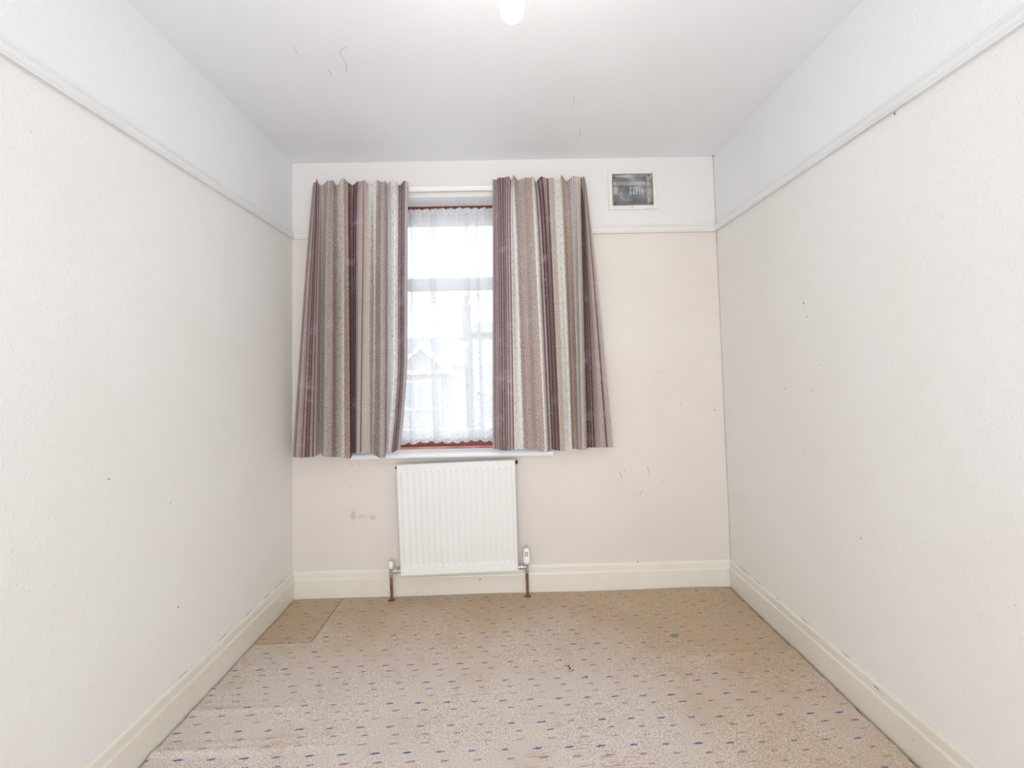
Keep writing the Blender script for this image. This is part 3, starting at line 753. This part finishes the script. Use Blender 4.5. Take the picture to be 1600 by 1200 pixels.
for dx in (-.0065, .0025):
    b = bmesh.new(); box(b, xr_ + dx, xr_ + dx + .0032, -.0890, -.0850, zr + .062, zr + .088, .0008); rc('head_slot', b, M_dark, tv)
b = bmesh.new(); p = at(750, 905, -.019); blob(b, (p.x, -.0185, p.z), NB, .004, 1); link('nail_hole', b, M_dark, wall_back)

# ------------------------------------------------------------------ air vent high on the wall
vent = empty('air_vent', (1.966, 0, 2.254), 'old wall vent covered with dirty clear plastic sheet, high beside the right curtain', 'vent')
def vc(name, bm, m, parent=None, **kw):
    bmesh.ops.translate(bm, verts=bm.verts, vec=-vent.location); return link(name, bm, m, parent or vent, **kw)
bm = bmesh.new()
x0, x1, z0, z1 = 1.826, 2.106, 2.142, 2.369
i0, i1, j0, j1 = VX0 + .002, VX1 - .002, VZ0 + .002, VZ1 - .002
def slab(*q): box(bm, *q, .0015)
slab(x0, i0, -.009, 0, z0, z1); slab(i1, x1, -.009, 0, z0, z1); slab(i0, i1, -.009, 0, z0, j0); slab(i0, i1, -.009, 0, j1, z1)
vc('frame', bm, M_vent)
k = NT('sooty_plaster'); co = k.coord(); M_soot = k.set(k.mix(k.smooth(k.noise(co, 30, 4, .7), .4, .65), srgb(184, 177, 167), srgb(116, 110, 104)), .9)
k = NT('grey_tin'); co = k.coord(); M_tin = k.set(k.mix(k.smooth(k.noise(co, 22, 4, .7), .35, .65), srgb(112, 112, 116), srgb(80, 80, 86)), .55)
k = NT('pale_grey'); co = k.coord(); M_pale_grey = k.set(k.mix(k.smooth(k.noise(co, 60, 3, .7), .4, .6), srgb(196, 204, 208), srgb(150, 155, 160)), .4)
bm = bmesh.new(); box(bm, i0, i1, .030, .034, j0, j1)
vc('back_plate', bm, M_tin)
bm = bmesh.new(); t_ = .02
box(bm, i0, i0 + .008, 0, .03, j0, j1); box(bm, i1 - .030, i1, .004, .03, j0, j1, .002); box(bm, i0 + .008, i1 - .03, 0.004, .03, j1 - .014, j1, .002); box(bm, i0 + .008, i1 - .03, 0, .03, j0, j0 + .006)
vc('plaster_edge', bm, M_soot)
bm = bmesh.new(); box(bm, i0 + .012, i1 - .034, .018, .03, j1 - .058, j1 - .034, .002); vc('louvre', bm, M_soot)
for a, b_ in ((.010, .038), (.105, .120), (.124, .139), (.143, .158), (.162, .172), (.176, .186)):  # row of pale blocks in front of the back plate
    bm = bmesh.new(); box(bm, i0 + a, i0 + b_, .020, .03, j1 - .110, j1 - .062, .003); vc('pale_block', bm, M_pale_grey)
bm = bmesh.new(); nxx, nzz = 26, 20; gg = []
for i in range(nxx + 1):
    cc = []
    for j in range(nzz + 1):
        s, t2 = i / nxx, j / nzz; edge = min(s, 1 - s, t2, 1 - t2)
        y = -.003 + .010 * min(1, edge * 5) * (.6 + .4 * math.sin(s * 9 + t2 * 5)) + random.uniform(-.0012, .0012)
        cc.append(bm.verts.new((i0 + .001 + (i1 - i0 - .002) * s + .002 * math.sin(t2 * 12) * (edge < .02), y, j0 + .001 + (j1 - j0 - .002) * t2)))
    gg.append(cc)
for i in range(nxx):
    for j in range(nzz): bm.faces.new((gg[i][j], gg[i + 1][j], gg[i + 1][j + 1], gg[i][j + 1]))
vc('plastic_sheet', bm, M_film, smooth=True)
for x, z in ((i0 + .012, j1 - .016), (i1 - .022, j1 - .010), (i1 - .008, j0 + .014), (i0 + .012, j0 + .012)):
    bm = bmesh.new(); lathe(bm, [(0, 0), (.0042, 0), (.0038, .0015), (0, .0025)], 10, T((x, -.005, z)) @ Matrix.Rotation(math.radians(90), 4, 'X')); vc('drawing_pin', bm, M_dark)
bm = bmesh.new()
strip(bm, [(i0 - .0005, -.0095, j0 + (j1 - j0) * q / 20) for q in range(21)], NB, .0022); strip(bm, [(i0 + (i1 - i0) * q / 20, -.0095, j0 - .001) for q in range(21)], NB, .0018)
strip(bm, [(i0 + (i1 - i0) * q / 20, -.0095, j1) for q in range(21)], NB, .0012); strip(bm, [(i1, -.0095, j0 + (j1 - j0) * q / 20) for q in range(21)], NB, .0009)
vc('grimy_joint', bm, M_grime)
bm = bmesh.new(); strip(bm, [(1.962, -.0095, j0 - .006), (1.962, -.0095, j0 - .018)], NB, .0012); vc('scratch', bm, M_dark)

# ------------------------------------------------------------------ carpet
def carpet(name, label, mat, x0f, x1f, y0f, y1f, nx, ny, ztop, th=.010, ridges=True, cat='carpet', cut=False):
    bm = bmesh.new(); g = []; lo = []
    for i in range(nx + 1):
        c = []; cl = []
        for j in range(ny + 1):
            s, t = i / nx, j / ny
            y = y0f(s) + (y1f(s) - y0f(s)) * t; xa, xb = x0f(y), x1f(y); x = xa + (xb - xa) * s
            if cut and y > CUTY: x = max(x, CUTX + jag(y * 2, .0006))
            z = ztop + .0012 * math.sin(x * 7 + y * 3) + .001 * math.sin(y * 11 - x * 4)
            if ridges:
                for yc, sl_, amp, wd, xe in ((-.858, .03, .006, .012, .55), (-1.015, .06, .004, .012, .9), (-1.045, .03, .008, .014, .75), (-.74, .02, .003, .02, .4)):
                    z += amp * math.exp(-((y - yc - sl_ * (x - .3)) / wd) ** 2) * max(0, 1 - x / xe)
                z += .006 * math.exp(-((y + .05) / .03) ** 2) * math.exp(-((x - 2.22) / .2) ** 2)
                z += .003 * math.exp(-((y + .62) / .02) ** 2) * max(0, min(1, (x - 1.7) / .4))
            edge = min(x - xa if not (cut and y > CUTY) else x - CUTX, xb - x, y0f(s) - y)
            z -= .004 * max(0, 1 - edge / .008)
            c.append(bm.verts.new((x, y, z))); cl.append(bm.verts.new((x, y, ztop - th)))
        g.append(c); lo.append(cl)
    for i in range(nx):
        for j in range(ny): bm.faces.new((g[i][j], g[i][j + 1], g[i + 1][j + 1], g[i + 1][j]))
    per = [(i, 0) for i in range(nx + 1)] + [(nx, j) for j in range(1, ny + 1)] + [(i, ny) for i in range(nx - 1, -1, -1)] + [(0, j) for j in range(ny - 1, 0, -1)]
    used = set(per)
    for a in range(len(per)):
        p, q = per[a], per[(a + 1) % len(per)]
        bm.faces.new((g[p[0]][p[1]], g[q[0]][q[1]], lo[q[0]][q[1]], lo[p[0]][p[1]]))
    bmesh.ops.delete(bm, geom=[lo[i][j] for i in range(nx + 1) for j in range(ny + 1) if (i, j) not in used], context='VERTS')
    if cut: bmesh.ops.remove_doubles(bm, verts=bm.verts, dist=.00002)
    return link(name, bm, mat, smooth=True, label=label, category=cat)
def jag(v, a=.0025): return a * (math.sin(v * 61) * .5 + math.sin(v * 143 + 1) * .3 + math.sin(v * 29 + 2) * .5)
# cut in the back left corner: the main carpet leaves out a rectangle that a loose piece fills
LX = lambda y: .0225 + jag(y); RXf = lambda y: XR - .0225 - .003 + jag(y + 3, .0035)
CUTX, CUTY = .286, -.442
def back_edge(x): return -.0215 + jag(x * 1.3, .003) - .004 * math.exp(-((x - .565) / .03) ** 2) - .004 * math.exp(-((x - 1.3) / .03) ** 2)
main_carpet = carpet('carpet', 'fitted beige carpet flecked with blue, pink and green dashes covering the floor', M_carpet,
       LX, RXf, lambda s: back_edge(s * 2.4), lambda s: YB - .05, 420, 520, 0.0, cut=True)
carpet('carpet_piece', 'loose brown stained carpet piece fitted into the left corner by the skirting', M_carpet2,
       lambda y: LX(y), lambda y: CUTX - .0035 + jag(y * 2, .001), lambda s: -.0235 + jag(s, .0015), lambda s: CUTY + .004, 60, 90, -.0005, ridges=False)
# paint-like dark specks trodden into the pile
for x, y, r in ((1.437, -.675, .004), (1.441, -.687, .005), (1.45, -.70, .0035), (1.50, -.742, .0035)):
    bm = bmesh.new(); blob(bm, (x, y, .0025), (0, 0, 1), r, 1.3); link('dark_spot', bm, M_ink, main_carpet)

# ------------------------------------------------------------------ pendant bulb
LP = Vector((1.2395, -1.53, 2.106))
pen = empty('pendant_light', LP, 'lit bare bulb hanging on a cord from the ceiling', 'light bulb')
bm = bmesh.new(); lathe(bm, [(0, -.031), (.010, -.0295), (.019, -.0245), (.0265, -.015), (.0300, -.002), (.0295, .009), (.0255, .022), (.0185, .036), (.0145, .046), (.0135, .056)], 40)
b = link('bulb_glass', bm, M_bulbglass, pen, smooth=True)
bm = bmesh.new(); lathe(bm, [(0, -.024), (.008, -.022), (.0145, -.016), (.0185, -.006), (.0190, .004), (.016, .014), (.011, .024), (.006, .032), (0, .033)], 32)
link('glowing_core', bm, M_emit, pen, smooth=True)
k = NT('brass_cap'); M_brass = k.set((.72, .55, .28, 1), .3, 1.0)
bm = bmesh.new(); lathe(bm, [(0, .052), (.0125, .052), (.0125, .075), (0, .075)], 24); link('bulb_cap', bm, M_brass, pen, smooth=True)
bm = bmesh.new(); lathe(bm, [(.0155, .060), (.019, .060), (.019, .075), (.016, .080), (.0155, .105), (.008, .118), (.004, .120), (0, .120)], 24); link('lamp_holder', bm, M_plastic, pen, smooth=True)
bm = bmesh.new(); tube(bm, [(0, 0, .118), (0, 0, H - LP.z - .02)], .0035, 10); link('cord', bm, M_plastic, pen, smooth=True)
bm = bmesh.new(); lathe(bm, [(0, H - LP.z - .03), (.012, H - LP.z - .028), (.035, H - LP.z - .018), (.043, H - LP.z - .004), (.043, H - LP.z), (0, H - LP.z)], 32); link('ceiling_rose', bm, M_plastic, pen, smooth=True)

# ------------------------------------------------------------------ outside: houses across the street
bm = bmesh.new(); box(bm, -40, 40, .5, 80, -3.2, -3.0)
link('ground', bm, paint('asphalt', srgb(120, 120, 118), srgb(100, 100, 100), .9), kind='structure')
M_render = paint('pale_render', srgb(168, 166, 164), srgb(156, 154, 152), .9)
M_roof = paint('grey_slate', srgb(138, 138, 143), srgb(122, 122, 128), .8)
M_brick = paint('grey_brick', srgb(160, 150, 146), srgb(140, 130, 126), .9)
M_white = paint('white_boards', srgb(235, 235, 235), srgb(225, 225, 225), .6)
M_pane = paint('far_pane', srgb(160, 168, 174), srgb(140, 148, 154), .15)
Y0 = 16.0
def house(x0, x1, eaves, ridge, label, chimney_x=None, gable=None, wins=()):
    h = empty('house', ((x0 + x1) / 2, Y0, -3), label, 'house')
    def hc(nm, bm, m, parent=None):
        bmesh.ops.translate(bm, verts=bm.verts, vec=-h.location); return link(nm, bm, m, parent or h)
    bm = bmesh.new(); box(bm, x0, x1, Y0, Y0 + 7, -3, eaves); hc('wall', bm, M_render)
    bm = bmesh.new()
    extrude_profile(bm, [(Y0 - .35, eaves - .1), (Y0 - .35, eaves), (Y0 + 3.5, ridge), (Y0 + 7.35, eaves), (Y0 + 7.35, eaves - .1)], lambda y, z: Vector((x0 - .1, y, z)), lambda y, z: Vector((x1 + .1, y, z)))
    hc('roof', bm, M_roof)
    for (a, b2, c, d) in wins:
        bm = bmesh.new(); box(bm, a, b2, Y0 - .06, Y0 + .01, c, c + .08); box(bm, a, b2, Y0 - .06, Y0 + .01, d - .08, d); box(bm, a, a + .08, Y0 - .06, Y0 + .01, c, d); box(bm, b2 - .08, b2, Y0 - .06, Y0 + .01, c, d)
        box(bm, (a + b2) / 2 - .04, (a + b2) / 2 + .04, Y0 - .05, Y0 + .01, c, d); f = hc('window', bm, M_white)
        bm = bmesh.new(); box(bm, a + .05, b2 - .05, Y0 - .02, Y0 + .005, c + .05, d - .05); hc('pane', bm, M_pane, f)
    if chimney_x is not None:
        bm = bmesh.new(); box(bm, chimney_x - .17, chimney_x + .17, Y0 + 1.2, Y0 + 1.8, eaves + .1, 4.13); box(bm, chimney_x - .21, chimney_x + .21, Y0 + 1.15, Y0 + 1.85, 4.03, 4.15); hc('chimney', bm, M_brick)
        bm = bmesh.new(); lathe(bm, [(.10, 0), (.12, .05), (.085, .1), (.08, .42), (.10, .45), (.0, .45)], 14, T((chimney_x, Y0 + 1.5, 4.15))); hc('chimney_pot', bm, M_brick)
    if gable:
        ax, az, half, drop = gable
        bm = bmesh.new(); extrude_profile(bm, [(ax - half, az - drop), (ax + half, az - drop), (ax, az)], lambda x, z: Vector((x, Y0 - 1.2, z)), lambda x, z: Vector((x, Y0 + .2, z)))
        box(bm, ax - half + .25, ax + half - .25, Y0 - 1.0, Y0, -3, az - drop); hc('gable_bay', bm, M_render)
        for sg in (-1, 1):
            bm = bmesh.new(); e = Vector((sg * (half + .15), 0, -drop * (half + .15) / half)); n_ = Vector((0, 0, .13))
            P = [Vector((ax, Y0 - 1.35, az + .12)), Vector((ax, Y0 - 1.35, az + .12)) + e]
            q = [P[0], P[1], P[1] - n_ * 1.3, P[0] - n_ * 1.3]; fr = [bm.verts.new(v) for v in q]; bk = [bm.verts.new(v + Vector((0, 1.5, 0))) for v in q]
            for a in range(4): bm.faces.new((fr[a], fr[(a + 1) % 4], bk[(a + 1) % 4], bk[a]))
            bm.faces.new(fr); bm.faces.new(bk); hc('bargeboard', bm, M_white)
        bm = bmesh.new(); box(bm, ax - half, ax + half, Y0 - 1.3, Y0 - 1.15, az - drop - .14, az - drop); hc('fascia', bm, M_white)
        bm = bmesh.new(); box(bm, ax - .7, ax + .7, Y0 - 1.06, Y0 - .98, az - drop - 1.5, az - drop - .35); hc('bay_window', bm, M_white)
        bm = bmesh.new()
        for q in range(3): box(bm, ax - .62 + .42 * q, ax - .28 + .42 * q, Y0 - 1.09, Y0 - 1.02, az - drop - 1.4, az - drop - .45)
        hc('bay_pane', bm, M_pane)
    return h
house(-6.0, -.40, 1.6, 3.02, 'pale house with grey roof, chimney and gabled bay seen through the net', -.42, (-1.95, 2.25, .98, .86), [(-5.4, -4.2, -.4, .9)])
house(-.08, 5.5, 2.9, 3.72, 'taller pale house beside the chimney seen through the net', None, None, [(.1, .9, .4, 1.7), (2.2, 3.4, .4, 1.7), (.1, 1.2, -2.2, -.8)])
for (a, b2, wh) in (((642, 468), (772, 459), 'upper'), ((642, 474), (772, 463), 'lower')):
    p, q = at(a[0], a[1], 9.0), at(b2[0], b2[1], 9.0); d = q - p
    bm = bmesh.new(); tube(bm, [p - d * 4, p, p + d * .5 - Vector((0, 0, .02)), q, q + d * 4], .007, 6)
    o = link('power_cable', bm, M_dark, label=wh + ' of the two overhead cables crossing the sky outside the window', category='cable', group='overhead cables outside the window')
